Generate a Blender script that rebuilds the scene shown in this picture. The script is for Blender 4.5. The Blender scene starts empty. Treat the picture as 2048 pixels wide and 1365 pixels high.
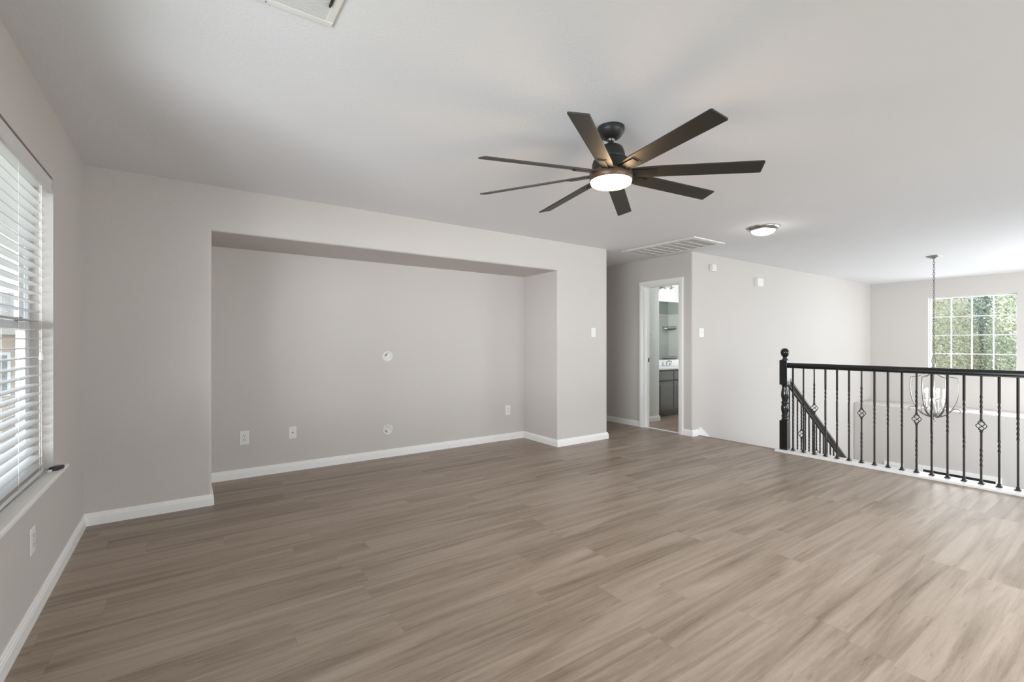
import bpy, bmesh, math, random
from mathutils import Vector, Matrix
PI = math.pi
S = bpy.context.scene
COL = S.collection
random.seed(7)

# ------------------------------------------------------------------ camera, world, sun, daylight and added fill lamps, exposure
cam_d = bpy.data.cameras.new('camera'); cam = bpy.data.objects.new('camera', cam_d); COL.objects.link(cam)
cam.location = (0, 0, 1.243); cam.rotation_euler = (PI / 2, 0, -math.radians(34.95))
cam_d.sensor_width = 36; cam_d.lens = 935 / 2048 * 36; cam_d.shift_y = 2.5 / 2048
cam_d.clip_start = .02; cam_d.clip_end = 200
S.camera = cam
S.view_settings.view_transform = 'Standard'; S.view_settings.look = 'None'
S.view_settings.gamma = 1; S.view_settings.use_curve_mapping = False
S.view_settings.exposure = 0.15
S.cycles.use_denoising = True
S.cycles.max_bounces = 10; S.cycles.diffuse_bounces = 6; S.cycles.glossy_bounces = 4
S.cycles.transmission_bounces = 6; S.cycles.transparent_max_bounces = 12
S.cycles.sample_clamp_indirect = 6; S.cycles.caustics_reflective = False; S.cycles.caustics_refractive = False

w = bpy.data.worlds.new('sky'); S.world = w; w.use_nodes = True
wn = w.node_tree; wn.nodes.clear()
wo = wn.nodes.new('ShaderNodeOutputWorld'); wb = wn.nodes.new('ShaderNodeBackground')
wt = wn.nodes.new('ShaderNodeTexCoord'); wsx = wn.nodes.new('ShaderNodeSeparateXYZ'); wr = wn.nodes.new('ShaderNodeValToRGB')
wn.links.new(wt.outputs['Generated'], wsx.inputs[0]); wn.links.new(wsx.outputs['Z'], wr.inputs[0])
wr.color_ramp.elements[0].color = (.93, .95, 1, 1); wr.color_ramp.elements[1].color = (.55, .72, 1, 1)
wn.links.new(wr.outputs[0], wb.inputs[0]); wb.inputs[1].default_value = 1.8
wn.links.new(wb.outputs[0], wo.inputs[0])


def lamp(name, kind, loc, energy, color=(1, 1, 1), size=None, direction=None, radius=None):
    d = bpy.data.lights.new(name, kind); d.energy = energy; d.color = color
    if size: d.shape = 'RECTANGLE'; d.size, d.size_y = size
    if radius is not None: d.shadow_soft_size = radius
    o = bpy.data.objects.new(name, d); COL.objects.link(o); o.location = loc
    if direction: o.rotation_euler = Vector(direction).to_track_quat('-Z', 'Y').to_euler()
    return o


sun = lamp('sun', 'SUN', (14, 8, 12), 10.0, (1, .96, .9), direction=(-.45, -.5, -.74)); sun.data.angle = .02
DAY = (.93, .942, 1)  # added area lamps stand for daylight, partly through unseen windows
lamp('daylight_left_ground', 'AREA', (-4.5, -2.2, -1.0), 490, DAY, (4, 2.4), (1, .9, .45))
lamp('daylight_left_level', 'AREA', (-6.0, -.5, 1.6), 860, DAY, (6, 2.2), (1, .28, -.02))
lamp('fill_front_ground', 'AREA', (3.0, -7.5, -1.2), 460, DAY, (8, 2.6), (0, 1, .45))  # front lamps are added fill behind the unseen window at the camera's back
lamp('fill_front_level', 'AREA', (3.0, -7.0, 1.6), 370, DAY, (8, 2.2), (0, 1, -.02))
lamp('fill_front_sky', 'AREA', (3.0, -5.0, 4.5), 1500, DAY, (8, 3), (0, 1, -.8))
lamp('fill_foyer_side', 'AREA', (12.6, .1, 1.0), 60, DAY, (1.8, 2.0), (-1, 0, .1))  # added fill for the unseen foyer window beside the visible one
lamp('daylight_foyer_window', 'AREA', (12.6, 2.2, 2.6), 130, DAY, (2.0, 2.0), (-1, 0, -.75))
lamp('daylight_foyer_ground', 'AREA', (16.0, 1.0, -1.2), 390, DAY, (6, 2.6), (-1, 0, .45))
lamp('fill_foyer_front', 'AREA', (8.7, -1.75, 1.0), 150, DAY, (2.6, 2.4), (0, 1, .2))  # fill lamp added outside the unseen window in the foyer's near wall


# ------------------------------------------------------------------ materials
def lin(c):
    c = c / 255
    return c / 12.92 if c <= .04045 else ((c + .055) / 1.055) ** 2.4


def rgb(r, g, b): return (lin(r), lin(g), lin(b), 1)


def mat(name, color, rough=.5, metal=0, bump=None, spec=.5, emit=None, coat=0):
    m = bpy.data.materials.new(name); m.use_nodes = True
    n = m.node_tree; b = n.nodes['Principled BSDF']
    b.inputs['Base Color'].default_value = color; b.inputs['Roughness'].default_value = rough
    b.inputs['Metallic'].default_value = metal; b.inputs['Specular IOR Level'].default_value = spec
    b.inputs['Coat Weight'].default_value = coat
    if emit:
        b.inputs['Emission Color'].default_value = emit[0]; b.inputs['Emission Strength'].default_value = emit[1]
    tc = n.nodes.new('ShaderNodeTexCoord')
    nz = n.nodes.new('ShaderNodeTexNoise'); n.links.new(tc.outputs['Object'], nz.inputs['Vector'])
    sc, st, di = bump if bump else (60, .02, .001)
    nz.inputs['Scale'].default_value = sc; nz.inputs['Detail'].default_value = 3
    bp = n.nodes.new('ShaderNodeBump'); bp.inputs['Strength'].default_value = st; bp.inputs['Distance'].default_value = di
    n.links.new(nz.outputs[0], bp.inputs['Height']); n.links.new(bp.outputs[0], b.inputs['Normal'])
    return m


M = {}
M['wall'] = mat('greige_wall_paint', (.60, .57, .545, 1), .75, bump=(95, .35, .004), spec=.25)
M['ceiling'] = mat('white_ceiling_paint', (.80, .805, .83, 1), .9, bump=(70, .35, .004), spec=.15)
M['trim'] = mat('white_trim_paint', (.88, .875, .86, 1), .35)
M['white'] = mat('white_plastic', (.80, .795, .78, 1), .35)
M['slat'] = mat('white_slat', (.70, .69, .68, 1), .4)
M['cord'] = mat('white_cord', (.75, .74, .72, 1), .8)
M['grille_blade'] = mat('grille_blade_paint', (.55, .55, .55, 1), .5)
M['dark'] = mat('dark_slot', (.02, .02, .02, 1), .6)
M['grey_slot'] = mat('grey_slot', (.25, .25, .25, 1), .6)
M['black_gloss'] = mat('black_gloss_paint', (.006, .008, .009, 1), .16, spec=.5, coat=.3)
M['iron'] = mat('black_iron', (.028, .025, .023, 1), .42, metal=.25)
M['fan'] = mat('matte_black_fan', (.012, .0125, .011, 1), .45)
M['blade'] = mat('dark_blade', (.022, .021, .017, 1), .5, bump=(40, .05, .001))
M['bronze'] = mat('bronze_ring', (.10, .058, .034, 1), .4, metal=.3)
M['rail'] = mat('dark_rail_paint', (.03, .028, .026, 1), .28)
M['nickel'] = mat('brushed_nickel', (.42, .41, .40, 1), .32, metal=1)
M['cage'] = mat('cage_nickel', (.27, .265, .26, 1), .38, metal=1)
M['dark_nickel'] = mat('dark_nickel', (.16, .155, .15, 1), .35, metal=1)
M['chrome'] = mat('chrome', (.55, .56, .6, 1), .12, metal=1)
M['bath_wall'] = mat('pale_green_wall_paint', (.74, .755, .745, 1), .7, bump=(95, .3, .003), spec=.25)
M['bath_white'] = mat('bath_white_paint', (.70, .715, .73, 1), .6)
M['bath_green'] = mat('green_upper_wall', (.50, .56, .525, 1), .7)
M['surround'] = mat('shower_surround', (.80, .82, .80, 1), .3)
M['cabinet'] = mat('grey_cabinet_paint', (.20, .203, .202, 1), .4)
M['marble'] = mat('white_cultured_marble', (.85, .85, .86, 1), .2)
M['mirror'] = mat('mirror_silver', (.90, .93, .91, 1), .0, metal=1); 
M['remote'] = mat('black_remote', (.03, .03, .032, 1), .3)
M['tread'] = mat('stair_tread', rgb(140, 124, 108), .45)
M['fan_light'] = mat('fan_diffuser', (.9, .85, .75, 1), .4, emit=((1, .80, .55, 1), 7))
M['dome_light'] = mat('frosted_dome', (.9, .9, .9, 1), .4, emit=((1, .97, .92, 1), 5))
M['bulb'] = mat('lit_bulb', (.9, .9, .9, 1), .3, emit=((1, .96, .9, 1), 12))
M['shade'] = mat('lit_glass_shade', (.9, .9, .9, 1), .3, emit=((1, .98, .97, 1), 2))
M['bark'] = mat('bark', (.22, .19, .16, 1), .9, bump=(12, .6, .02))
M['grass'] = mat('lawn', (.17, .18, .13, 1), .95)
M['brick'] = mat('pale_brick', (.55, .45, .38, 1), .9, bump=(20, .5, .02))
M['roof'] = mat('roof_shingle', (.2, .19, .18, 1), .9)
M['door'] = mat('black_door_paint', (.015, .015, .015, 1), .4)
M['vinyl'] = mat('white_vinyl', (.78, .79, .80, 1), .4)
M['foyer_tile'] = mat('foyer_floor_tile', (.5, .45, .4, 1), .35)
for k in ('mirror',):
    nt = M[k].node_tree; b = nt.nodes['Principled BSDF']
    for l in list(b.inputs['Normal'].links): nt.links.remove(l)


def glass():
    m = bpy.data.materials.new('window_glass'); m.use_nodes = True; n = m.node_tree; n.nodes.clear()
    o = n.nodes.new('ShaderNodeOutputMaterial'); mx = n.nodes.new('ShaderNodeMixShader')
    t = n.nodes.new('ShaderNodeBsdfTransparent'); g = n.nodes.new('ShaderNodeBsdfGlossy'); f = n.nodes.new('ShaderNodeFresnel')
    g.inputs['Roughness'].default_value = .0; f.inputs['IOR'].default_value = 1.3; t.inputs['Color'].default_value = (.96, .98, .97, 1)
    geo = n.nodes.new('ShaderNodeNewGeometry'); inv = n.nodes.new('ShaderNodeMath'); inv.operation = 'SUBTRACT'; inv.inputs[0].default_value = 1
    mul = n.nodes.new('ShaderNodeMath'); mul.operation = 'MULTIPLY'
    n.links.new(geo.outputs['Backfacing'], inv.inputs[1]); n.links.new(f.outputs[0], mul.inputs[0]); n.links.new(inv.outputs[0], mul.inputs[1])
    n.links.new(mul.outputs[0], mx.inputs[0]); n.links.new(t.outputs[0], mx.inputs[1]); n.links.new(g.outputs[0], mx.inputs[2])
    n.links.new(mx.outputs[0], o.inputs[0]); return m


M['glass'] = glass()


def leaf_mat(name, ramp):
    m = bpy.data.materials.new(name); m.use_nodes = True; n = m.node_tree; n.nodes.clear()
    o = n.nodes.new('ShaderNodeOutputMaterial'); mx = n.nodes.new('ShaderNodeMixShader')
    d = n.nodes.new('ShaderNodeBsdfDiffuse'); t = n.nodes.new('ShaderNodeBsdfTranslucent')
    tc = n.nodes.new('ShaderNodeTexCoord'); nz = n.nodes.new('ShaderNodeTexNoise'); nz.inputs['Scale'].default_value = 8
    nz.inputs['Detail'].default_value = 5; nz.inputs['Roughness'].default_value = .75
    cr = n.nodes.new('ShaderNodeValToRGB'); e = cr.color_ramp.elements
    e[0].position = .33; e[0].color = ramp[0]; e[1].position = .68; e[1].color = ramp[2]
    k = e.new(.5); k.color = ramp[1]
    n.links.new(tc.outputs['Object'], nz.inputs['Vector']); n.links.new(nz.outputs[0], cr.inputs[0])
    n.links.new(cr.outputs[0], d.inputs[0]); n.links.new(cr.outputs[0], t.inputs[0]); mx.inputs[0].default_value = .45
    n.links.new(d.outputs[0], mx.inputs[1]); n.links.new(t.outputs[0], mx.inputs[2]); n.links.new(mx.outputs[0], o.inputs[0])
    return m


M['leaf_a'] = leaf_mat('grey_green_leaves', [rgb(124, 134, 118), rgb(192, 197, 178), rgb(250, 248, 234)])
M['leaf_b'] = leaf_mat('yellow_green_leaves', [rgb(130, 138, 124), rgb(206, 205, 188), rgb(254, 249, 226)])
M['leaf_c'] = leaf_mat('cool_green_leaves', [rgb(116, 128, 122), rgb(178, 187, 176), rgb(242, 244, 232)])


def floor_mat(name):
    m = bpy.data.materials.new(name); m.use_nodes = True; n = m.node_tree; L = n.links
    b = n.nodes['Principled BSDF']

    def math_(op, a, bb=None):
        k = n.nodes.new('ShaderNodeMath'); k.operation = op
        for i, v in enumerate((a, bb)):
            if v is None: continue
            if isinstance(v, (int, float)): k.inputs[i].default_value = v
            else: L.new(v, k.inputs[i])
        return k.outputs[0]

    def comb(x, y, z=0.0):
        k = n.nodes.new('ShaderNodeCombineXYZ')
        for i, v in enumerate((x, y, z)):
            if isinstance(v, (int, float)): k.inputs[i].default_value = v
            else: L.new(v, k.inputs[i])
        return k.outputs[0]

    def noise(vec, scale, detail=4, rough=.55, dist=0):
        k = n.nodes.new('ShaderNodeTexNoise'); L.new(vec, k.inputs['Vector'])
        k.inputs['Scale'].default_value = scale; k.inputs['Detail'].default_value = detail
        k.inputs['Roughness'].default_value = rough; k.inputs['Distortion'].default_value = dist
        return k.outputs[0]

    def white(vec):
        k = n.nodes.new('ShaderNodeTexWhiteNoise'); k.noise_dimensions = '2D'; L.new(vec, k.inputs['Vector']); return k.outputs[0]
    tc = n.nodes.new('ShaderNodeTexCoord'); sp = n.nodes.new('ShaderNodeSeparateXYZ'); L.new(tc.outputs['Object'], sp.inputs[0])
    x, y = sp.outputs['X'], sp.outputs['Y']
    yr = math_('DIVIDE', math_('ADD', y, .085), .18); row = math_('FLOOR', yr)
    off = white(comb(row, 3.3))
    xr = math_('ADD', math_('DIVIDE', x, 1.22), off); col = math_('FLOOR', xr)
    r = white(comb(row, col)); r2 = white(comb(col, row))
    shift = math_('MULTIPLY', r, 40)
    g1 = noise(comb(math_('ADD', math_('MULTIPLY', x, .8), shift), math_('MULTIPLY', y, 11.5), shift), 1.0, 3, .55, 1.1)
    g2 = noise(comb(math_('ADD', math_('MULTIPLY', x, 3.0), shift), math_('MULTIPLY', y, 75), shift), 1.0, 5, .65, .5)
    g3 = noise(comb(math_('ADD', math_('MULTIPLY', x, 22), shift), math_('MULTIPLY', y, 330), shift), 1.0, 2)
    v = math_('ADD', math_('MULTIPLY', g1, .60), math_('MULTIPLY', g2, .26))
    v = math_('ADD', v, math_('MULTIPLY', g3, .14))
    v = math_('ADD', v, math_('MULTIPLY', math_('SUBTRACT', r2, .5), .07))
    g4 = noise(comb(math_('ADD', math_('MULTIPLY', x, 4.5), shift), math_('MULTIPLY', y, 38), shift), 1.0, 2)
    v = math_('SUBTRACT', v, math_('MULTIPLY', math_('GREATER_THAN', g4, .70), .07))
    cr = n.nodes.new('ShaderNodeValToRGB'); L.new(v, cr.inputs[0]); e = cr.color_ramp.elements
    e[0].position = .32; e[0].color = rgb(104, 88, 73); e[1].position = .68; e[1].color = rgb(164, 149, 136)
    k = e.new(.44); k.color = rgb(134, 117, 101); k = e.new(.55); k.color = rgb(153, 136, 120)
    # seams between the planks
    fy = math_('FRACT', yr); fx = math_('FRACT', xr)
    sy = math_('LESS_THAN', math_('MINIMUM', fy, math_('SUBTRACT', 1, fy)), .006)
    sx = math_('LESS_THAN', math_('MINIMUM', fx, math_('SUBTRACT', 1, fx)), .0012)
    seam = math_('MAXIMUM', sy, sx)
    mx = n.nodes.new('ShaderNodeMix'); mx.data_type = 'RGBA'
    L.new(math_('MULTIPLY', seam, .22), mx.inputs['Factor']); L.new(cr.outputs[0], mx.inputs['A']); mx.inputs['B'].default_value = rgb(90, 76, 64)
    L.new(mx.outputs['Result'], b.inputs['Base Color'])
    L.new(math_('ADD', .32, math_('MULTIPLY', g2, .16)), b.inputs['Roughness'])
    b.inputs['Specular IOR Level'].default_value = .75
    bp = n.nodes.new('ShaderNodeBump'); bp.inputs['Strength'].default_value = .12; bp.inputs['Distance'].default_value = .002
    L.new(math_('ADD', g3, math_('MULTIPLY', g2, .5)), bp.inputs['Height']); L.new(bp.outputs[0], b.inputs['Normal'])
    return m


M['floor'] = floor_mat('grey_brown_plank_floor')


# ------------------------------------------------------------------ mesh helpers
class MB:
    """collects geometry given in world (or local) coordinates and links it as one mesh object"""
    def __init__(s): s.v = []; s.f = []; s.smooth = []

    def add(s, vs, fs, smooth=False):
        o = len(s.v); s.v += [tuple(p) for p in vs]; s.f += [tuple(i + o for i in f) for f in fs]; s.smooth += [smooth] * len(fs); return s

    def box(s, x0, x1, y0, y1, z0, z1):
        v = [(x, y, z) for x in (x0, x1) for y in (y0, y1) for z in (z0, z1)]
        return s.add(v, [(0, 1, 3, 2), (4, 6, 7, 5), (0, 4, 5, 1), (2, 3, 7, 6), (0, 2, 6, 4), (1, 5, 7, 3)])

    def obox(s, c, ax, ay, az):
        c = Vector(c); ax, ay, az = Vector(ax), Vector(ay), Vector(az)
        v = [c + ax * i + ay * j + az * k for i in (-1, 1) for j in (-1, 1) for k in (-1, 1)]
        return s.add(v, [(0, 1, 3, 2), (4, 6, 7, 5), (0, 4, 5, 1), (2, 3, 7, 6), (0, 2, 6, 4), (1, 5, 7, 3)])

    def prism(s, poly, z0, z1, axis='z'):
        n = len(poly)
        def P(a, b, c): return (a, b, c) if axis == 'z' else ((a, c, b) if axis == 'y' else (c, a, b))
        v = [P(a, b, z0) for a, b in poly] + [P(a, b, z1) for a, b in poly]
        f = [tuple(range(n))[::-1], tuple(range(n, 2 * n))] + [(i, (i + 1) % n, n + (i + 1) % n, n + i) for i in range(n)]
        return s.add(v, f)

    def lathe(s, c, prof, seg=32, axis='z', cap=True, smooth=True):
        c = Vector(c); vs = []; n = len(prof)
        for r, h in prof:
            for i in range(seg):
                a = 2 * PI * i / seg; p, q = r * math.cos(a), r * math.sin(a)
                vs.append(c + (Vector((p, q, h)) if axis == 'z' else Vector((p, h, q)) if axis == 'y' else Vector((h, p, q))))
        fs = [(j * seg + i, j * seg + (i + 1) % seg, (j + 1) * seg + (i + 1) % seg, (j + 1) * seg + i) for j in range(n - 1) for i in range(seg)]
        s.add(vs, fs, smooth)
        if cap: s.add(vs[:seg], [tuple(range(seg))[::-1]]); s.add(vs[-seg:], [tuple(range(seg))])
        return s

    def tube(s, pts, r, seg=8, closed=False):
        pts = [Vector(p) for p in pts]; n = len(pts); rr = r if isinstance(r, (list, tuple)) else [r] * n
        vs = []; up = None
        for i, p in enumerate(pts):
            if closed: t = pts[(i + 1) % n] - pts[i - 1]
            else: t = pts[min(i + 1, n - 1)] - pts[max(i - 1, 0)]
            t.normalize()
            if up is None: up = t.orthogonal().normalized()
            else: up = (up - t * up.dot(t)); up = up.normalized() if up.length > 1e-6 else t.orthogonal().normalized()
            b = t.cross(up)
            for k in range(seg):
                a = 2 * PI * k / seg; vs.append(p + up * (rr[i] * math.cos(a)) + b * (rr[i] * math.sin(a)))
        m = n if closed else n - 1
        fs = [(i * seg + k, i * seg + (k + 1) % seg, ((i + 1) % n) * seg + (k + 1) % seg, ((i + 1) % n) * seg + k) for i in range(m) for k in range(seg)]
        s.add(vs, fs, True)
        if not closed: s.add(vs[:seg], [tuple(range(seg))[::-1]]); s.add(vs[-seg:], [tuple(range(seg))])
        return s

    def curve(s, pts, r, seg=8, sub=5):
        P = [Vector(p) for p in pts]; n = len(P); R = r if isinstance(r, (list, tuple)) else [r] * n; Q = []; RR = []
        for i in range(n - 1):
            a, b, c, d = P[max(i - 1, 0)], P[i], P[i + 1], P[min(i + 2, n - 1)]
            for k in range(sub):
                t = k / sub
                Q.append(.5 * (2 * b + (c - a) * t + (2 * a - 5 * b + 4 * c - d) * t * t + (3 * b - a - 3 * c + d) * t ** 3)); RR.append(R[i] + (R[i + 1] - R[i]) * t)
        return s.tube(Q + [P[-1]], RR + [R[-1]], seg)

    def sweep(s, path, prof):
        """profile (offset to the left of the path, z) swept along an open xy path with mitred corners"""
        P = [Vector(p) for p in path]; n = len(P); k = len(prof); vs = []
        for i in range(n):
            d0 = (P[i] - P[i - 1]).normalized() if i > 0 else None
            d1 = (P[i + 1] - P[i]).normalized() if i < n - 1 else None
            if d0 is None: d0 = d1
            if d1 is None: d1 = d0
            n0 = Vector((-d0.y, d0.x)); n1 = Vector((-d1.y, d1.x)); m = (n0 + n1)
            m = m / max(m.dot(n0), 1e-6)
            for o, z in prof: vs.append((P[i].x + m.x * o, P[i].y + m.y * o, z))
        fs = [(i * k + j, i * k + (j + 1) % k, (i + 1) * k + (j + 1) % k, (i + 1) * k + j) for i in range(n - 1) for j in range(k)]
        s.add(vs, fs); s.add(vs[:k], [tuple(range(k))[::-1]]); s.add(vs[-k:], [tuple(range(k))]); return s

    def build(s, name, m, parent=None, bevel=0, seg=2, rotz=0):
        off = Vector((0, 0, 0))
        p = parent
        while p is not None: off += p.location; p = p.parent
        me = bpy.data.meshes.new(name); me.from_pydata([tuple(Vector(v) - off) for v in s.v], [], s.f)
        me.polygons.foreach_set('use_smooth', s.smooth)
        bm = bmesh.new(); bm.from_mesh(me); bmesh.ops.recalc_face_normals(bm, faces=bm.faces); bm.to_mesh(me); bm.free()
        me.materials.append(m if not isinstance(m, str) else M[m])
        o = bpy.data.objects.new(name, me); COL.objects.link(o); o.parent = parent
        if bevel:
            b = o.modifiers.new('bevel', 'BEVEL'); b.width = bevel; b.segments = seg; b.limit_method = 'ANGLE'; b.angle_limit = .7
        return o


def tag(o, label, cat, group=None, kind=None):
    if label: o['label'] = label
    if cat: o['category'] = cat
    if group: o['group'] = group
    if kind: o['kind'] = kind
    return o


def thing(name, loc, label, cat, group=None):
    o = bpy.data.objects.new(name, None); COL.objects.link(o); o.location = loc; o.empty_display_size = .05
    return tag(o, label, cat, group)


def struct(mb, name, m, parent=None, **k):
    o = mb.build(name, m, parent, **k)
    if parent is None: o['kind'] = 'structure'
    return o


def child_copy(src, parent, loc=None):
    c = src.copy(); COL.objects.link(c); c.parent = parent
    if loc is not None: c.location = loc
    for ch in list(src.children):
        g = ch.copy(); COL.objects.link(g); g.parent = c
    return c


# ------------------------------------------------------------------ key dimensions (metres)
XL, YT, YN, XE = -.56, 4.24, 4.92, 4.46          # left wall, back wall, niche back, end of the back wall
NX0, NX1, NZ = .165, 3.625, 2.095                 # niche
XD, YS = 5.48, 3.69                               # hall wall with the door, stair wall
XF, XLG = 11.63, 10.78                            # foyer far wall, ledge front
XO = 5.62                                         # top edge of the stair
YB, YH = -1.3, 6.5                                # wall behind the camera, hall end
C, ZL = 2.44, -3.06                               # ceiling height, foyer floor

# ------------------------------------------------------------------ room shell
mb = MB(); mb.prism([(XL - .16, YB), (5.68, YB), (5.68, 2.63), (XO, 2.63), (XO, 3.8), (5.55, 3.8), (5.55, YH), (XL - .16, YH)], -.26, 0)
struct(mb, 'floor', 'floor')
struct(MB().box(5.55, 9.6, 3.805, 5.6, -.26, 0), 'floor_bath', 'floor')
struct(MB().box(5.60, XF + .2, YB, 3.8, ZL - .1, ZL), 'floor_foyer', 'foyer_tile')
struct(MB().box(XL - .2, XF + .25, YB - .15, YH + .15, C, C + .2), 'ceiling', 'ceiling')

# left wall with its window opening and an added unseen one
WY0, WY1, WZ0, WZ1 = 2.43, 3.342, .58, 2.088
XW = XL - .13
mb = MB(); mb.box(XW, XL, YB - .1, .15, -.26, C); mb.box(XW, XL, 2.20, WY0, -.26, C); mb.box(XW, XL, WY1, YH + .1, -.26, C)
mb.box(XW, XL, .15, 2.20, -.26, WZ0); mb.box(XW, XL, .15, 2.20, WZ1, C)
mb.box(XW, XL, WY0, WY1, -.26, WZ0 - .02); mb.box(XW, XL, WY0, WY1, WZ1, C)
struct(mb, 'wall_left', 'wall')


# back wall with the media niche, bullnosed corners
def niche_wall():
    bm = bmesh.new(); yb = YN + .12
    def V(x, y, z): return bm.verts.new((x, y, z))
    xs, z1 = XL - .01, C + .02
    a = [V(xs, YT, 0), V(NX0, YT, 0), V(NX0, YT, NZ), V(NX1, YT, NZ), V(NX1, YT, 0), V(XE, YT, 0), V(XE, YT, z1), V(xs, YT, z1)]
    n = [V(NX0, YN, 0), V(NX0, YN, NZ), V(NX1, YN, NZ), V(NX1, YN, 0)]
    e = [V(XE, YH, 0), V(XE, YH, z1)]
    k = [V(xs, yb, 0), V(xs, yb, z1), V(XE - .12, yb, 0), V(XE - .12, yb, z1), V(XE - .12, YH, 0), V(XE - .12, YH, z1)]
    F = bm.faces.new
    F((a[0], a[1], a[2], a[7])); F((a[2], a[3], a[6], a[7])); F((a[3], a[4], a[5], a[6]))
    F((a[1], n[0], n[1], a[2])); F((a[2], n[1], n[2], a[3])); F((a[4], a[3], n[2], n[3])); F((n[0], n[3], n[2], n[1]))
    F((a[5], e[0], e[1], a[6])); F((k[0], k[1], k[3], k[2])); F((a[0], a[7], k[1], k[0])); F((e[0], k[4], k[5], e[1])); F((k[2], k[3], k[5], k[4]))
    bm.edges.ensure_lookup_table()
    def ed(p, q): return bm.edges.get((p, q))
    es = [ed(a[1], a[2]), ed(a[2], a[3]), ed(a[3], a[4]), ed(a[5], a[6])]
    bmesh.ops.bevel(bm, geom=es, offset=.019, segments=5, affect='EDGES', profile=.5)
    bmesh.ops.recalc_face_normals(bm, faces=bm.faces)
    me = bpy.data.meshes.new('wall_back'); bm.to_mesh(me); bm.free(); me.materials.append(M['wall'])
    o = bpy.data.objects.new('wall_back', me); COL.objects.link(o); o['kind'] = 'structure'
niche_wall()

# hall wall (door wall) with a bullnosed outer corner, and the stair wall as its return
DY0, DY1, DZ = 3.885, 4.50, 2.06
def rounded_corner(x, y, r, n=6):
    return [(x + r - r * math.cos(PI / 2 * i / n), y + r - r * math.sin(PI / 2 * i / n)) for i in range(n + 1)]
mb = MB(); mb.prism([(XD + .12, DY0), (XD, DY0)] + rounded_corner(XD, YS, .019) + [(XO + .02, YS), (XO + .02, YS + .115), (XD + .12, YS + .115)], -.0, C)
mb.box(XD, XD + .12, DY1, YH, 0, C); mb.box(XD, XD + .12, DY0, DY1, DZ, C)
struct(mb, 'wall_hall', 'wall')
struct(MB().box(XO + .02, XF + .2, YS, YS + .115, ZL, C), 'wall_stair', 'wall')
struct(MB().box(XE - .12, XD + .12, YH, YH + .1, 0, C), 'wall_hall_end', 'wall')
# foyer far wall, its window and an added unseen one, the deep plant ledge below
FY0, FY1, FZ0, FZ1 = 1.60, 2.765, .66, 2.09
mb = MB(); mb.box(XF, XF + .2, YB - .1, -.85, -.06, C); mb.box(XF, XF + .2, .95, FY0, -.06, C); mb.box(XF, XF + .2, -.85, .95, -.06, .3); mb.box(XF, XF + .2, -.85, .95, FZ1, C); mb.box(XF, XF + .2, FY1, YS + .1, -.06, C)
mb.box(XF, XF + .2, FY0, FY1, -.06, FZ0); mb.box(XF, XF + .2, FY0, FY1, FZ1, C)
struct(mb, 'wall_foyer', 'wall')
struct(MB().box(XLG, XF + .2, YB, YS, ZL, .06), 'wall_foyer_ledge', 'wall', bevel=.018, seg=4)
struct(MB().box(5.60, 5.68, YB, 2.63, ZL, -.005), 'wall_landing', 'wall')
struct(MB().box(5.50, 5.60, 2.6, 3.8, ZL, -.26), 'wall_under_stair', 'wall')
# wall behind the camera with window openings added to let light in
mb = MB(); Z0, Z1 = .65, 2.1
ops = [(.8, 5.2)]
xs = XL - .2
for a, b in ops:
    mb.box(xs, a, YB - .15, YB, -.26, C); mb.box(a, b, YB - .15, YB, -.26, Z0); mb.box(a, b, YB - .15, YB, Z1, C); xs = b
mb.box(xs, 5.68, YB - .15, YB, -.26, C)
mb.box(5.68, 7.4, YB - .15, YB, ZL, C); mb.box(10.0, XF + .2, YB - .15, YB, ZL, C); mb.box(7.4, 10.0, YB - .15, YB, ZL, -.2); mb.box(7.4, 10.0, YB - .15, YB, 2.2, C)
struct(mb, 'wall_front', 'wall')


def window_unit(name, axis, pos, a0, a1, z0, z1, nv, nh, out, fr=.045, bar=.018):
    """fixed window in a wall; axis 'x' = pane in a plane of constant x. frame, muntins and glass are parts"""
    def B(m, u0, u1, z0_, z1_, t0, t1):
        if axis == 'x': m.box(t0, t1, u0, u1, z0_, z1_)
        else: m.box(u0, u1, t0, t1, z0_, z1_)
    t0, t1 = sorted((pos, pos + out * .06))
    m = MB()
    B(m, a0, a0 + fr, z0, z1, t0, t1); B(m, a1 - fr, a1, z0, z1, t0, t1); B(m, a0 + fr, a1 - fr, z0, z0 + fr, t0, t1); B(m, a0 + fr, a1 - fr, z1 - fr, z1, t0, t1)
    o = m.build(name, 'vinyl', bevel=.004); o['kind'] = 'structure'
    g = MB(); gm = (t0 + t1) / 2; B(g, a0 + fr, a1 - fr, z0 + fr, z1 - fr, gm - .003, gm + .003); g.build('pane', 'glass', o)
    m = MB(); A0, A1, Q0, Q1 = a0 + fr, a1 - fr, z0 + fr, z1 - fr
    s0, s1 = (gm - .012, gm + .012)
    for i in range(1, nv): u = A0 + (A1 - A0) * i / nv; B(m, u - bar / 2, u + bar / 2, Q0, Q1, s0, s1)
    for i in range(1, nh): z = Q0 + (Q1 - Q0) * i / nh; B(m, A0, A1, z - bar / 2, z + bar / 2, s0 + .001, s1 - .001)
    if nv > 1 or nh > 1: m.build('muntin', 'vinyl', o)
    return o


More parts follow.
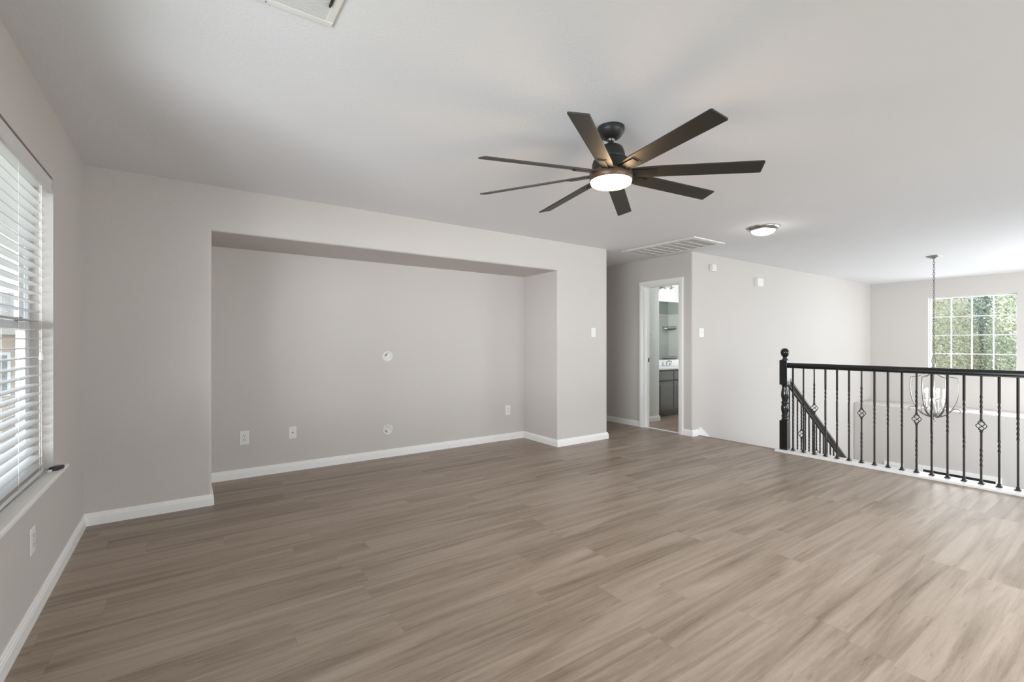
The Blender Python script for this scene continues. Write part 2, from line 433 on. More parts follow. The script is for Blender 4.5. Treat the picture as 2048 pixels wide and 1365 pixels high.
wf = window_unit('window_2', 'x', XF + .09, FY0, FY1, FZ0, FZ1, 4, 4, 1, fr=.022, bar=.017)
mb = MB(); mb.box(XF - .02, XF + .09, FY0 - .03, FY1 + .03, FZ0 - .02, FZ0 + .005); mb.build('window_sill', 'trim', wf, bevel=.004)
window_unit('unseen_window_7', 'x', XF + .09, -.85, .95, .3, FZ1, 4, 4, 1, fr=.022, bar=.017)  # unseen window, added to give glare on the newel and floor
window_unit('unseen_window_3', 'y', YB - .05, .8, 5.2, Z0, Z1, 4, 1, -1)  # unseen window, added as a light source behind the camera
window_unit('unseen_window_4', 'x', XL - .09, .15, 2.20, WZ0, WZ1, 2, 2, -1)  # unseen window without a blind, added as main light from the left
window_unit('unseen_window_5', 'y', YB - .05, 7.4, 10.0, -.2, 2.2, 4, 4, -1)  # unseen window, added to bring light into the foyer

# left window: single hung, stool and apron
w1 = MB()
f0, f1 = XW, XL - .085
w1.box(f0, f1, WY1 - .035, WY1, WZ0, WZ1); w1.box(f0, f1, WY0, WY0 + .035, WZ0, WZ1)
w1.box(f0, f1, WY0 + .035, WY1 - .035, WZ0 - .02, WZ0 + .03); w1.box(f0, f1, WY0 + .035, WY1 - .035, WZ1 - .04, WZ1)
w1 = w1.build('window_1', 'vinyl', bevel=.003); w1['kind'] = 'structure'
ym = (WY0 + WY1) / 2
for (a, b) in ((WY0 + .035, WY1 - .035),):
    for (q0, q1, tx) in ((WZ0 + .03, 1.345, f1 - .020), (1.30, WZ1 - .04, f1 - .042)):
        m = MB(); m.box(tx, tx + .018, a, a + .04, q0, q1); m.box(tx, tx + .018, b - .04, b, q0, q1)
        m.box(tx, tx + .018, a + .04, b - .04, q0, q0 + .045); m.box(tx, tx + .018, a + .04, b - .04, q1 - .045, q1)
        sash = m.build('sash', 'vinyl', w1, bevel=.003)
        g = MB(); g.box(tx + .007, tx + .011, a + .04, b - .04, q0 + .045, q1 - .045); g.build('pane', 'glass', sash)
mb = MB(); mb.box(f1 - .004, f1 + .012, ym + .2, ym + .26, 1.345, 1.36); mb.build('sash_lock', 'dark', w1)
mb = MB(); mb.prism([(XL - .085, .56), (XL - .085, .58), (XL + .030, .58), (XL + .038, .576), (XL + .038, .564), (XL + .030, .560)], WY0 - .14, WY1, 'y')
mb2 = MB(); mb2.prism([(XL, .56), (XL, .58), (XL + .030, .58), (XL + .038, .576), (XL + .038, .564), (XL + .030, .560)], WY1, WY1 + .148, 'y')
mb.add(mb2.v, mb2.f); mb.build('window_stool', 'trim', w1)
mb = MB(); mb.prism([(XL, .528), (XL, .56), (XL + .020, .56), (XL + .018, .552), (XL + .013, .547), (XL + .013, .532), (XL + .009, .528)], WY0 - .10, WY1 + .105, 'y')
mb.build('window_apron', 'trim', w1)

# ------------------------------------------------------------------ baseboards, casing, curb
BB = [(0, 0), (0, .083), (.004, .083), (.0075, .078), (.008, .070), (.012, .066), (.0125, .058), (.015, .054), (.0155, 0)]
def base(name, path, m='trim'): return struct(MB().sweep(path, BB), name, m)
base('baseboard_back', [(XE, YH), (XE, YT), (NX1, YT), (NX1, YN), (NX0, YN), (NX0, YT), (XL, YT), (XL, YB)])
base('baseboard_hall', [(XO - .01, YS), (XD, YS), (XD, DY0 - .061)])
base('baseboard_hall_far', [(XD, DY1 + .061), (XD, YH)])
base('baseboard_bath', [(5.615, 4.75), (6.17, 4.75), (6.17, 4.93)][::-1])

# door opening: casing and jambs
CP = [(0, 0), (.008, 0), (.010, .006), (.014, .012), (.014, .020), (.017, .026), (.018, .050), (.015, .058), (0, .060)]
def casing():
    mb = MB(); x = XD; vs = []; k = len(CP)
    for (y, z, sy, sz) in ((DY0, 0, -1, 0), (DY0, DZ, -1, 1), (DY1, DZ, 1, 1), (DY1, 0, 1, 0)):
        for t, o in CP: vs.append((x - t, y + sy * (o + .002), z + sz * (o + .002)))
    fs = [(i * k + j, i * k + (j + 1) % k, (i + 1) * k + (j + 1) % k, (i + 1) * k + j) for i in range(3) for j in range(k)]
    mb.add(vs, fs); mb.add(vs[:k], [tuple(range(k))]); mb.add(vs[-k:], [tuple(range(k))])
    return mb
door = struct(casing(), 'door_1', 'trim')
mb = MB(); mb.box(XD - .004, XD + .125, DY0 - .001, DY0 + .014, 0, DZ); mb.box(XD - .004, XD + .125, DY1 - .014, DY1 + .001, 0, DZ); mb.box(XD - .004, XD + .125, DY0 + .014, DY1 - .014, DZ - .014, DZ)
mb.box(XD + .045, XD + .080, DY1 - .024, DY1 - .014, 0, DZ - .014); mb.box(XD + .045, XD + .080, DY0 + .014, DY1 - .024, DZ - .024, DZ - .014)
mb.build('jamb', 'trim', door)
mb = MB(); mb.box(XD + .095, XD + .122, DY1 - .016, DY1 - .013, .95, 1.01); mb.build('strike_plate', 'dark_nickel', door)
mb = MB(); mb.prism([(XD + .03, 0), (XD + .035, .005), (XD + .055, .007), (XD + .075, .005), (XD + .08, 0)], DY0 + .014, DY1 - .024, 'y'); mb.build('threshold', 'trim', door)

# white curb under the guard rail, nosing at the head of the stair, skirt board
mb = MB(); mb.box(5.505, 5.70, YB, 2.655, 0, .024); struct(mb, 'trim_1', 'trim', bevel=.004)
mb = MB(); mb.prism([(5.58, 0), (5.583, .004), (5.63, .004), (5.645, -.003), (5.645, -.02), (5.62, -.022), (5.62, 0)], 2.656, YS - .001, 'y'); struct(mb, 'trim_2', 'tread')
mb = MB(); SL = .72
mb.prism([(5.61, .104), (5.655, .104), (9.4, .104 - SL * 3.745), (9.4, -.30 - SL * 3.745), (5.66, -.30), (5.61, -.2)], YS - .016, YS - .001, 'y'); struct(mb, 'trim_3', 'trim')
# stairs running down along the stair wall
mb = MB(); RI, RU = 3.06 / 16, .262
for i in range(1, 16):
    x0 = XO + RU * (i - 1); z = -RI * i
    mb.box(x0 - .0, x0 + RU + .02, 2.63, YS - .017, z - .04, z); mb.box(x0, x0 + .02, 2.64, YS - .018, z - .04, z + RI - .04 if i > 1 else -.022)
struct(mb, 'stairs', 'tread')
mb = MB(); mb.prism([(5.69, -.05), (9.6, -.05 - SL * 3.91), (9.6, ZL), (5.69, ZL)], 2.56, 2.629, 'y'); struct(mb, 'wall_stair_stringer', 'trim')

# front door down in the foyer, seen over the curb, and the narrow casing beside it
mb = MB(); dy0, dy1, dz = 1.72, 2.63, -1.018
def flat_casing(m, y0, y1, z0, z1, x, wd=.068):
    m.box(x - .02, x, y0 - wd, y0, z0, z1 + wd); m.box(x - .02, x, y1, y1 + wd, z0, z1 + wd); m.box(x - .02, x, y0, y1, z1, z1 + wd)
flat_casing(mb, dy0, dy1, ZL, dz, XLG); d2 = struct(mb, 'door_2', 'trim', bevel=.003)
mb = MB(); mb.box(XLG - .012, XLG - .002, dy0, dy1, ZL + .01, dz); mb.build('door_panel', 'door', d2)
mb = MB(); flat_casing(mb, 2.98, 3.13, ZL, -1.055, XLG); w6 = struct(mb, 'window_6', 'trim', bevel=.003)
mb = MB(); mb.box(XLG - .012, XLG - .002, 2.98, 3.13, ZL + .01, -1.055); mb.build('pane', 'vinyl', w6)

# ------------------------------------------------------------------ bathroom beyond the door
struct(MB().box(5.602, 6.17, 4.75, 5.6, 0, C), 'wall_bath_stub', 'bath_wall')
struct(MB().box(6.17, 9.6, 5.43, 5.6, 0, C), 'wall_bath_back', 'bath_white')
struct(MB().box(9.45, 9.6, 3.81, 5.43, 0, C), 'wall_bath_far', 'bath_green')
struct(MB().box(5.645, 9.45, 3.806, 3.83, 0, C), 'wall_bath_near', 'bath_green')
# shower surround panels and corner shelves that the mirror shows
sh = thing('shower_surround', (9.2, 3.9, 0), 'pale shower surround with corner shelves seen in the bathroom mirror', 'shower')
mb = MB(); mb.box(7.7, 9.449, 3.831, 3.85, .0, 1.88); mb.box(7.7, 9.449, 3.831, 3.875, 1.86, 1.90); mb.build('side_panel', 'surround', sh, bevel=.006)
mb = MB(); mb.box(9.425, 9.449, 3.851, 4.7, .0, 1.88); mb.box(9.405, 9.449, 3.851, 4.7, 1.86, 1.90); mb.build('end_panel', 'surround', sh, bevel=.006)
for z in (1.56, .86):
    mb = MB(); mb.prism([(9.424, 3.851)] + [(9.424 - .23 * math.sin(PI / 2 * i / 6), 3.851 + .23 * math.cos(PI / 2 * i / 6)) for i in range(7)], z, z + .015)
    mb.tube([(9.41 - .22 * math.sin(PI / 2 * i / 8), 3.862 + .22 * math.cos(PI / 2 * i / 8), z + .05) for i in range(9)], .005, 6)
    mb.build('corner_shelf', 'nickel', sh)
mb = MB(); mb.box(8.75, 8.95, 3.85, 3.93, 1.27, 1.30); mb.box(8.83, 8.87, 3.85, 3.862, 1.30, 1.45); mb.build('soap_dish', 'surround', sh, bevel=.006)

# mirror, vanity, counter, faucet, light
m_ = MB().box(6.2, 8.0, 5.422, 5.429, .925, 1.99).build('mirror', 'mirror'); tag(m_, 'frameless wall mirror over the bathroom counter', 'mirror')
vx0, vx1, vy = 6.19, 8.0, 4.90
van = thing('vanity_cabinet', ((vx0 + vx1) / 2, 5.15, 0), 'grey bathroom vanity cabinet with raised panel doors', 'cabinet')
mb = MB(); mb.box(vx0, vx1, vy, 5.42, .10, .785); mb.box(vx0, vx1, vy + .08, 5.42, 0, .10); mb.build('body', 'cabinet', van)
wd = .43; x = vx0 + .30 - wd * .5
n = 0
xx = 6.30
while xx + wd < vx1:
    a, b = xx + .012, xx + wd - .012
    mb = MB(); mb.box(a, b, vy - .018, vy, .61, .755); mb.build('drawer_front', 'cabinet', van, bevel=.006)
    mb = MB(); mb.box(a, b, vy - .018, vy, .135, .585)
    mb.box(a + .055, b - .055, vy - .026, vy - .018, .19, .53)
    mb.box(a + .045, b - .045, vy - .0185, vy - .017, .18, .54)
    mb.build('cabinet_door', 'cabinet', van, bevel=.006)
    if n == 0:
        mb = MB(); mb.box(b + .004, b + .020, vy - .004, vy + .002, .61, .755); mb.build('gap', 'dark', van)
    xx += wd; n += 1
ct = thing('bathroom_counter', ((vx0 + vx1) / 2, 5.15, .785), 'white bathroom counter with backsplash on the grey vanity', 'counter')
mb = MB(); mb.box(vx0, vx1, vy - .03, 5.42, .786, .82); mb.build('counter_top', 'marble', ct, bevel=.008, seg=3)
mb = MB(); mb.box(vx0, vx1, 5.395, 5.42, .821, .922); mb.build('backsplash', 'marble', ct, bevel=.004)
mb = MB(); mb.lathe((7.2, 5.12, .821), [(.235, 0), (.24, .006), (.225, .006), (.2, .002)], 32); mb.build('basin', 'marble', ct)
fx, fy = 7.08, 5.29
fa = thing('faucet', (fx, fy, .8215), 'chrome two handle faucet on the white bathroom counter', 'faucet')
mb = MB(); mb.curve([(fx, fy, .8215), (fx, fy, .88), (fx, fy - .03, .905), (fx, fy - .10, .90), (fx, fy - .12, .88)], .012, 8); mb.build('spout', 'chrome', fa)
for s in (-1, 1):
    mb = MB(); mb.lathe((fx + s * .1, fy, .8215), [(.024, 0), (.022, .02), (.013, .03), (.016, .05), (.010, .06)], 12); mb.tube([(fx + s * .1, fy, .872), (fx + s * .15, fy - .03, .885)], .006, 6); mb.build('handle', 'chrome', fa)
vl = thing('vanity_light', (6.95, 5.43, 2.24), 'nickel vanity light with frosted glass shades above the mirror', 'lamp')
zb = 2.25
lamp('bathroom_fill', 'POINT', (7.4, 4.15, 1.9), 36, (1, .98, .97), radius=.1)  # added point lamp without a fixture, brightens the bathroom
mb = MB(); mb.box(6.6, 7.2, 5.405, 5.43, zb - .05, zb + .05); mb.build('wall_plate', 'nickel', vl, bevel=.006)
mb = MB(); mb.tube([(6.45, 5.33, zb), (7.34, 5.33, zb)], .008, 8); mb.tube([(6.66, 5.33, zb), (6.66, 5.41, zb)], .008, 8); mb.tube([(7.14, 5.33, zb), (7.14, 5.41, zb)], .008, 8); mb.build('bar', 'nickel', vl)
for x in (6.52, 6.77, 7.02, 7.27):
    mb = MB(); mb.lathe((x, 5.33, zb - .235), [(.085, 0), (.083, .03), (.076, .09), (.06, .14), (.035, .175), (.028, .19)], 20, cap=False)
    shd = mb.build('glass_shade', 'shade', vl)
    mb = MB(); mb.lathe((x, 5.33, zb - .05), [(.03, 0), (.03, .02), (.014, .03), (.014, .075)], 16); mb.build('fitter', 'nickel', vl)


# ------------------------------------------------------------------ wall plates and small boxes
def plate(name, c, face, wd, ht, label, cat, group=None, kind='outlet'):
    """face: 'y-' plate on a wall facing -y, 'x+' plate on the left wall"""
    c = Vector(c); t = thing(name, c, label, cat, group)
    def B(m, u0, u1, z0, z1, d0, d1):
        if face == 'y-': m.box(c.x + u0, c.x + u1, c.y - d1, c.y - d0, c.z + z0, c.z + z1)
        else: m.box(c.x + d0, c.x + d1, c.y + u0, c.y + u1, c.z + z0, c.z + z1)
        return m
    B(MB(), -wd / 2, wd / 2, -ht / 2, ht / 2, 0, .006).build('cover_plate', 'white', t, bevel=.003)
    if kind == 'outlet':
        for s in (-1, 1):
            r = B(MB(), -.017, .017, s * .0195 - .014, s * .0195 + .014, .006, .0078).build('receptacle', 'white', t, bevel=.0015)
            m = MB(); B(m, -.0085, -.0055, s * .0195 - .001, s * .0195 + .008, .0078, .0084); B(m, .0055, .0085, s * .0195, s * .0195 + .008, .0078, .0084)
            B(m, -.002, .003, s * .0195 - .010, s * .0195 - .005, .0078, .0084); m.build('slot', 'dark', r)
        B(MB(), -.002, .002, -.002, .002, .006, .0075).build('screw', 'grey_slot', t)
    elif kind == 'cable':
        m = MB()
        m.lathe((c.x, c.y - .006, c.z), [(.0055, 0), (.0055, -.008), (.003, -.008)], 12, axis='y'); m.build('coax_jack', 'dark_nickel', t)
        for s in (-1, 1): B(MB(), -.002, .002, s * .042 - .002, s * .042 + .002, .006, .0075).build('screw', 'grey_slot', t)
    elif kind == 'toggle':
        B(MB(), -.006, .006, -.013, .013, .006, .0075).build('toggle_frame', 'white', t)
        B(MB(), -.004, .004, -.002, .010, .0075, .018).build('toggle', 'white', t, bevel=.001)
        for s in (-1, 1): B(MB(), -.002, .002, s * .032 - .002, s * .032 + .002, .006, .0075).build('screw', 'grey_slot', t)
    elif kind == 'rocker':
        B(MB(), -.0165, .0165, -.033, .033, .006, .010).build('rocker', 'white', t, bevel=.002)
    return t


plate('outlet', (-.56, 2.925, .362), 'x+', .076, .120, 'white outlet plate on the left wall below the window sill', 'outlet')
plate('outlet', (.4435, YN, .367), 'y-', .079, .127, 'white duplex outlet at the far left of the wall niche', 'outlet')
plate('cable_plate', (.850, YN, .370), 'y-', .070, .115, 'white cable jack plate between the niche outlet and the round grommet', 'cable plate', kind='cable')
plate('outlet', (3.372, YN, .378), 'y-', .074, .122, 'white outlet plate near the right end of the niche', 'outlet')
plate('light_switch', (4.212, YT, 1.366), 'y-', .072, .116, 'white light switch on the short wall right of the niche', 'light switch', kind='rocker')
plate('light_switch', (5.680, YS, 1.373), 'y-', .105, .118, 'white light switch on the stair wall beside the corner', 'light switch', kind='toggle')
plate('light_switch', (5.985, 4.75, 1.36), 'y-', .115, .120, 'white light switch inside the bathroom doorway', 'light switch', kind='rocker')


def grommet(z, label, flip):
    t = thing('cable_grommet', (1.795, YN, z), label, 'cable grommet')
    mb = MB(); mb.lathe((1.795, YN, z), [(.056, 0), (.056, -.004), (.052, -.008), (.043, -.008), (.041, -.002), (.001, -.002)], 36, axis='y'); mb.build('ring', 'white', t)
    mb = MB(); s = -1 if flip else 1
    pts = [(1.795 + .030 * math.cos(a), z + s * (.004 + .026 * math.sin(a))) for a in [PI * i / 10 for i in range(11)]]
    mb.prism(pts, YN - .0045, YN - .002, 'y'); mb.build('opening', 'grey_slot', t)
    mb = MB(); pts = [(1.806 + .022 * math.cos(a), z + s * (.005 + .024 * math.sin(a))) for a in [PI * i / 10 for i in range(11)]]
    mb.prism(pts, YN - .009, YN - .0046, 'y'); mb.build('flap', 'white', t)
grommet(1.091, 'upper round white cable grommet at mid height in the niche', False)
grommet(.296, 'lower round white cable grommet just above the niche baseboard', True)

t = thing('alarm_box', (5.915, YS, 2.21), 'small white square alarm box high on stair wall near corner', 'alarm')
mb = MB(); mb.box(5.87, 5.965, YS - .05, YS, 2.215, 2.305); mb.build('housing', 'white', t, bevel=.006)
mb = MB(); mb.box(5.888, 5.952, YS - .053, YS - .05, 2.23, 2.29); mb.build('grille', 'white', t, bevel=.002)
t = thing('door_chime', (7.13, YS, 2.09), 'white door chime box on the stair wall right of the smaller alarm box', 'door chime')
mb = MB(); mb.box(7.05, 7.22, YS - .052, YS, 2.09, 2.215); mb.build('cover', 'white', t, bevel=.01, seg=3)
mb = MB(); mb.box(7.045, 7.225, YS - .008, YS, 2.085, 2.22); mb.build('back_plate', 'white', t, bevel=.003)

# ------------------------------------------------------------------ left window blind
bl = thing('window_blind', (XL - .06, (WY0 + WY1) / 2, WZ0), 'white horizontal slat blind lowered over the left window', 'blind')
by0, by1 = WY0 + .012, WY1 - .018
bx0, bx1 = XL - .081, XL - .030
mb = MB(); mb.prism([(XL - .018, 2.012), (XL - .018, 2.080), (XL - .004, 2.080), (XL - .001, 2.073), (XL - .002, 2.062), (XL - .006, 2.052), (XL - .006, 2.040), (XL - .002, 2.032), (XL - .002, 2.020), (XL - .006, 2.012)], WY0 + .004, WY1 - .004, 'y')
mb.build('valance', 'slat', bl)
mb = MB(); mb.box(bx0, bx1, by0, by1, 2.03, 2.075); mb.build('head_rail', 'slat', bl)
zs = []; z = .628
sl0 = None
while z < 2.0:
    if sl0 is None:
        mb = MB(); n = 6; top = []; bot = []
        for i in range(n + 1):
            u = i / n; xx = bx0 + (bx1 - bx0) * u; zz = z + .0022 * (1 - (2 * u - 1) ** 2)
            top.append((xx, zz + .0014)); bot.append((xx, zz - .0014))
        mb.prism(top + bot[::-1], by0, by1, 'y'); sl0 = mb.build('slat', 'slat', bl)
    else:
        c = sl0.copy(); COL.objects.link(c); c.parent = bl; c.location = (0, 0, z - .628)
    zs.append(z); z += .0450
mb = MB(); mb.box(bx0 + .002, bx1 - .002, by0, by1, .583, .602); mb.build('bottom_rail', 'slat', bl, bevel=.003)
for y in (by1 - .10, by1 - .45, by0 + .1):
    mb = MB()
    for xx in (bx0 - .001, bx1 + .001): mb.box(xx - .0007, xx + .0007, y - .001, y + .001, .60, 2.03)
    mb.build('ladder_cord', 'cord', bl)
y = 3.225; xx = XL - .022
pc = MB().tube([(xx, y, 2.03), (xx, y, 1.5), (xx, y, 1.19)], .0012, 6).build('pull_cord', 'cord', bl)
mb = MB(); mb.lathe((xx, y, 1.157), [(.010, 0), (.0105, .006), (.008, .022), (.0085, .028), (.006, .034)], 14); mb.build('tassel', 'white', pc)
pc = MB().tube([(xx, y - .012, 2.03), (xx, y - .012, 1.4), (xx, y - .006, .86), (xx, y + .004, .60)], .0012, 6).build('lift_cord', 'cord', bl)
# remote on the sill
rm = thing('remote_control', (XL + .012, 3.352, .58), 'small dark oval remote lying on the white window sill', 'remote control')
a = 1.15; ux, uy = Vector((math.cos(a), math.sin(a), 0)), Vector((-math.sin(a), math.cos(a), 0)); cc = Vector((XL + .012, 3.352, .5805))
mb = MB(); N = 28
def ring(s, z): return [cc + ux * (.040 * s * math.copysign(abs(math.cos(2 * PI * i / N)) ** .8, math.cos(2 * PI * i / N))) + uy * (.021 * s * math.copysign(abs(math.sin(2 * PI * i / N)) ** .8, math.sin(2 * PI * i / N))) + Vector((0, 0, z)) for i in range(N)]
R_ = [ring(.9, .0005), ring(1, .006), ring(1, .012), ring(.92, .017), ring(.6, .0195)]
vs = [p for r in R_ for p in r]
mb.add(vs, [(j * N + i, j * N + (i + 1) % N, (j + 1) * N + (i + 1) % N, (j + 1) * N + i) for j in range(4) for i in range(N)], True); mb.add(R_[0], [tuple(range(N))]); mb.add(R_[-1], [tuple(range(N))])
mb.build('shell', 'remote', rm)
for q in (-.013, .0, .013):
    c2 = cc + ux * q + Vector((0, 0, .0195)); mb = MB(); mb.lathe(c2, [(.006, -.001), (.006, .0008), (.004, .0015)], 12); mb.build('button', 'grey_slot', rm)
p0 = cc - ux * .042 + Vector((0, 0, .006))
cw = MB(); cw.tube([(XL - .026, 2.47, .588), (XL - .026, 2.6, .587), (XL - .024, 2.9, .586), (XL - .022, 3.15, .585), (XL - .018, 3.25, .585), p0 - ux * .012], .0016, 6)
cw = cw.build('charging_cord', 'grey_slot', rm)
mb = MB(); mb.obox(p0 - ux * .010, ux * .012, uy * .006, (0, 0, .004)); mb.build('plug', 'white', rm)

# ------------------------------------------------------------------ ceiling register and return air grille
rg = thing('ceiling_register', (.275, 1.73, C), 'white louvred air register on the ceiling cut by the top of the photo', 'air vent')
x0, x1, y0, y1 = .09, .453, 1.600, 1.838
mb = MB(); b = .030
for (p, q, r, s) in ((x0, x1, y1 - b, y1), (x0, x1, y0, y0 + b), (x0, x0 + b, y0 + b, y1 - b), (x1 - b, x1, y0 + b, y1 - b)): mb.box(p, q, r, s, C - .010, C)
mb.build('frame', 'white', rg, bevel=.004)
mb = MB(); mb.box(x0 + b, x1 - b, y0 + b, y1 - b, C - .0015, C - .0005); mb.build('back', 'grey_slot', rg)
n = 13
for i in range(n):
    y = y0 + b + (y1 - y0 - 2 * b) * (i + .5) / n
    mb = MB(); mb.obox((x0 + (x1 - x0) / 2, y, C - .006), ((x1 - x0) / 2 - b, 0, 0), (0, .006, -.0035), (0, .0003, .0006)); mb.build('louvre', 'grille_blade', rg)
mb = MB(); mb.box(x1 - b - .008, x1 - b - .003, y0 + b + .02, y0 + b + .09, C - .016, C - .002); mb.build('lever', 'dark', rg)
for (xx, yy) in ((x0 + .14, y1 - .014), (x0 + .14, y0 + .014)):
    mb = MB(); mb.lathe((xx, yy, C - .0115), [(.003, 0), (.003, .0016)], 10); mb.build('screw', 'grey_slot', rg)

gr = thing('return_air_grille', (5.02, 3.68, C), 'large white return air grille on the ceiling before the hallway', 'air vent')
x0, x1, y0, y1 = 4.70, 5.33, 3.14, 4.215; b = .07
mb = MB()
for (p, q, r, s) in ((x0, x1, y1 - b, y1), (x0, x1, y0, y0 + b), (x0, x0 + b, y0 + b, y1 - b), (x1 - b, x1, y0 + b, y1 - b)): mb.box(p, q, r, s, C - .014, C)
mb.build('frame', 'white', gr, bevel=.005)
mb = MB(); mb.box(x0 + b, x1 - b, y0 + b, y1 - b, C - .0015, C - .0005); mb.build('back', 'grey_slot', gr)
n = 34
lv0 = None
for i in range(n):
    xx = x0 + b + (x1 - x0 - 2 * b) * (i + .5) / n
    if lv0 is None:
        mb = MB(); mb.obox((xx, (y0 + y1) / 2, C - .008), (0, (y1 - y0) / 2 - b, 0), (.0055, 0, -.005), (.0004, 0, .0004)); lv0 = mb.build('louvre', 'grille_blade', gr); lx = xx
    else: child_copy(lv0, gr, (xx - lx, 0, 0))
n = 8
for i in range(1, n):
    y = y0 + b + (y1 - y0 - 2 * b) * i / n
    mb = MB(); mb.box(x0 + b, x1 - b, y - .005, y + .005, C - .0175, C - .0135); mb.build('divider', 'white', gr)

# ------------------------------------------------------------------ ceiling fan
cx, cy = 1.945, 1.82
fan = thing('ceiling_fan', (cx, cy, C), 'black eight blade ceiling fan with a glowing round light', 'ceiling fan')
mb = MB(); mb.lathe((cx, cy, 0), [(.074, C - .0005), (.074, C - .022), (.070, C - .032), (.052, C - .056), (.032, C - .066)], 40); mb.build('canopy', 'fan', fan)
mb = MB(); mb.lathe((cx, cy, 0), [(.022, C - .06), (.024, C - .075), (.014, C - .083)], 20); mb.build('ball_joint', 'dark_nickel', fan)
mb = MB(); mb.lathe((cx, cy, 0), [(.0125, C - .08), (.0125, 2.325)], 20); mb.build('downrod', 'fan', fan)
mb = MB(); mb.lathe((cx, cy, 0), [(.020, 2.345), (.045, 2.338), (.064, 2.325), (.074, 2.300), (.078, 2.275), (.078, 2.262), (.074, 2.258), (.098, 2.254), (.104, 2.235), (.104, 2.195), (.098, 2.182)], 48); mb.build('motor_housing', 'fan', fan)
mb = MB(); mb.lathe((cx, cy, 0), [(.112, 2.190), (.118, 2.184), (.118, 2.145), (.113, 2.141)], 48); mb.build('light_ring', 'bronze', fan)
mb = MB(); mb.lathe((cx, cy, 0), [(.113, 2.143), (.113, 2.136), (.109, 2.125), (.096, 2.117), (.06, 2.112), (.001, 2.111)], 48); mb.build('light_diffuser', 'fan_light', fan)
RB, HW = .775, .049
for ang, zt in ((-8, 2.172), (36, 2.164), (79.5, 2.170), (126, 2.150), (170, 2.145), (213.4, 2.168), (257, 2.166), (312, 2.158)):
    t_ = math.radians(ang); er = Vector((math.cos(t_), math.sin(t_), 0)); pit = -.27
    et0 = Vector((-er.y, er.x, 0)); et = et0 * math.cos(pit) + Vector((0, 0, math.sin(pit)))
    r0, z0 = .105, 2.182; dr = (er * (RB - r0) + Vector((0, 0, zt - z0))).normalized(); nn = dr.cross(et).normalized()
    o0 = Vector((cx, cy, z0)) + er * r0; Lb = (RB - r0)
    def pt(a, s, h): return o0 + dr * a + et * s + nn * h
    mb = MB(); top = []; bot = []
    outline = [(0.0, .036), (.12, .046), (Lb - .006, HW), (Lb, HW - .006)]
    loop = [(a, s) for a, s in outline] + [(a, -s) for a, s in outline[::-1]]
    vs = [pt(a, s, .0035) for a, s in loop] + [pt(a, s, -.0035) for a, s in loop]; k = len(loop)
    mb.add(vs, [tuple(range(k)), tuple(range(k, 2 * k))[::-1]] + [(i, (i + 1) % k, k + (i + 1) % k, k + i) for i in range(k)])
    bld = mb.build('blade', 'blade', fan, bevel=.0015)
    mb = MB(); mb.obox(pt(.045, -.008, -.007), dr * .085, et * .020, nn * .0034)
    br = mb.build('blade_bracket', 'fan', bld, bevel=.001)
    mb = MB(); mb.obox(pt(.135, -.004, -.0045), dr * .006, et * .028, nn * .0012); mb.build('slot', 'dark', bld)
lamp('fan_lamp', 'POINT', (cx, cy, 2.06), 6, (1, .64, .34), radius=.05)

# ------------------------------------------------------------------ flush ceiling light
fl = thing('flush_ceiling_light', (4.93, 2.49, C), 'round flush ceiling light with nickel rim, glowing near the stair', 'ceiling light')
mb = MB(); mb.lathe((4.93, 2.49, 0), [(.150, C - .0005), (.150, C - .006), (.140, C - .022), (.120, C - .036), (.112, C - .036)], 48); mb.build('rim', 'nickel', fl)
mb = MB(); mb.lathe((4.93, 2.49, 0), [(.114, C - .03), (.112, C - .042), (.095, C - .062), (.06, C - .076), (.02, C - .081), (.001, C - .081)], 48); mb.build('glass_dome', 'dome_light', fl)
lamp('flush_lamp', 'POINT', (4.93, 2.49, C - .16), 1, (1, .96, .9), radius=.06)

# ------------------------------------------------------------------ foyer lantern chandelier
hx, hy = 8.5, 1.96
ch = thing('chandelier', (hx, hy, C), 'nickel cage chandelier with lit candle bulbs hanging from a chain', 'chandelier')
mb = MB(); mb.lathe((hx, hy, 0), [(.085, C - .0005), (.085, C - .008), (.07, C - .018), (.03, C - .034), (.012, C - .045)], 28); mb.build('canopy', 'nickel', ch)
mb = MB(); z = C - .05; i = 0
while z > 1.03:
    a = (i % 2) * PI / 2; dx, dy = math.cos(a), math.sin(a)
    mb.tube([(hx + dx * .010 * math.sin(2 * PI * k / 12), hy + dy * .010 * math.sin(2 * PI * k / 12), z - .019 + .022 * math.cos(2 * PI * k / 12)) for k in range(12)], .0032, 6, closed=True); z -= .036; i += 1
mb.build('chain', 'dark_nickel', ch)
dirx, diry = .8197, -.5729
mb = MB(); mb.tube([(hx + dirx * .028 * math.sin(2 * PI * k / 20), hy + diry * .028 * math.sin(2 * PI * k / 20), .985 + .045 * math.cos(2 * PI * k / 20)) for k in range(20)], .006, 8, closed=True); mb.build('ring', 'dark_nickel', ch)
mb = MB(); mb.lathe((hx, hy, 0), [(.012, .945), (.02, .93), (.02, .9), (.030, .885), (.022, .86), (.009, .84), (.009, .42), (.02, .40), (.012, .36), (.03, .32), (.052, .27), (.03, .235), (.012, .21)], 20); mb.build('stem', 'nickel', ch)
view = math.atan2(diry, dirx)
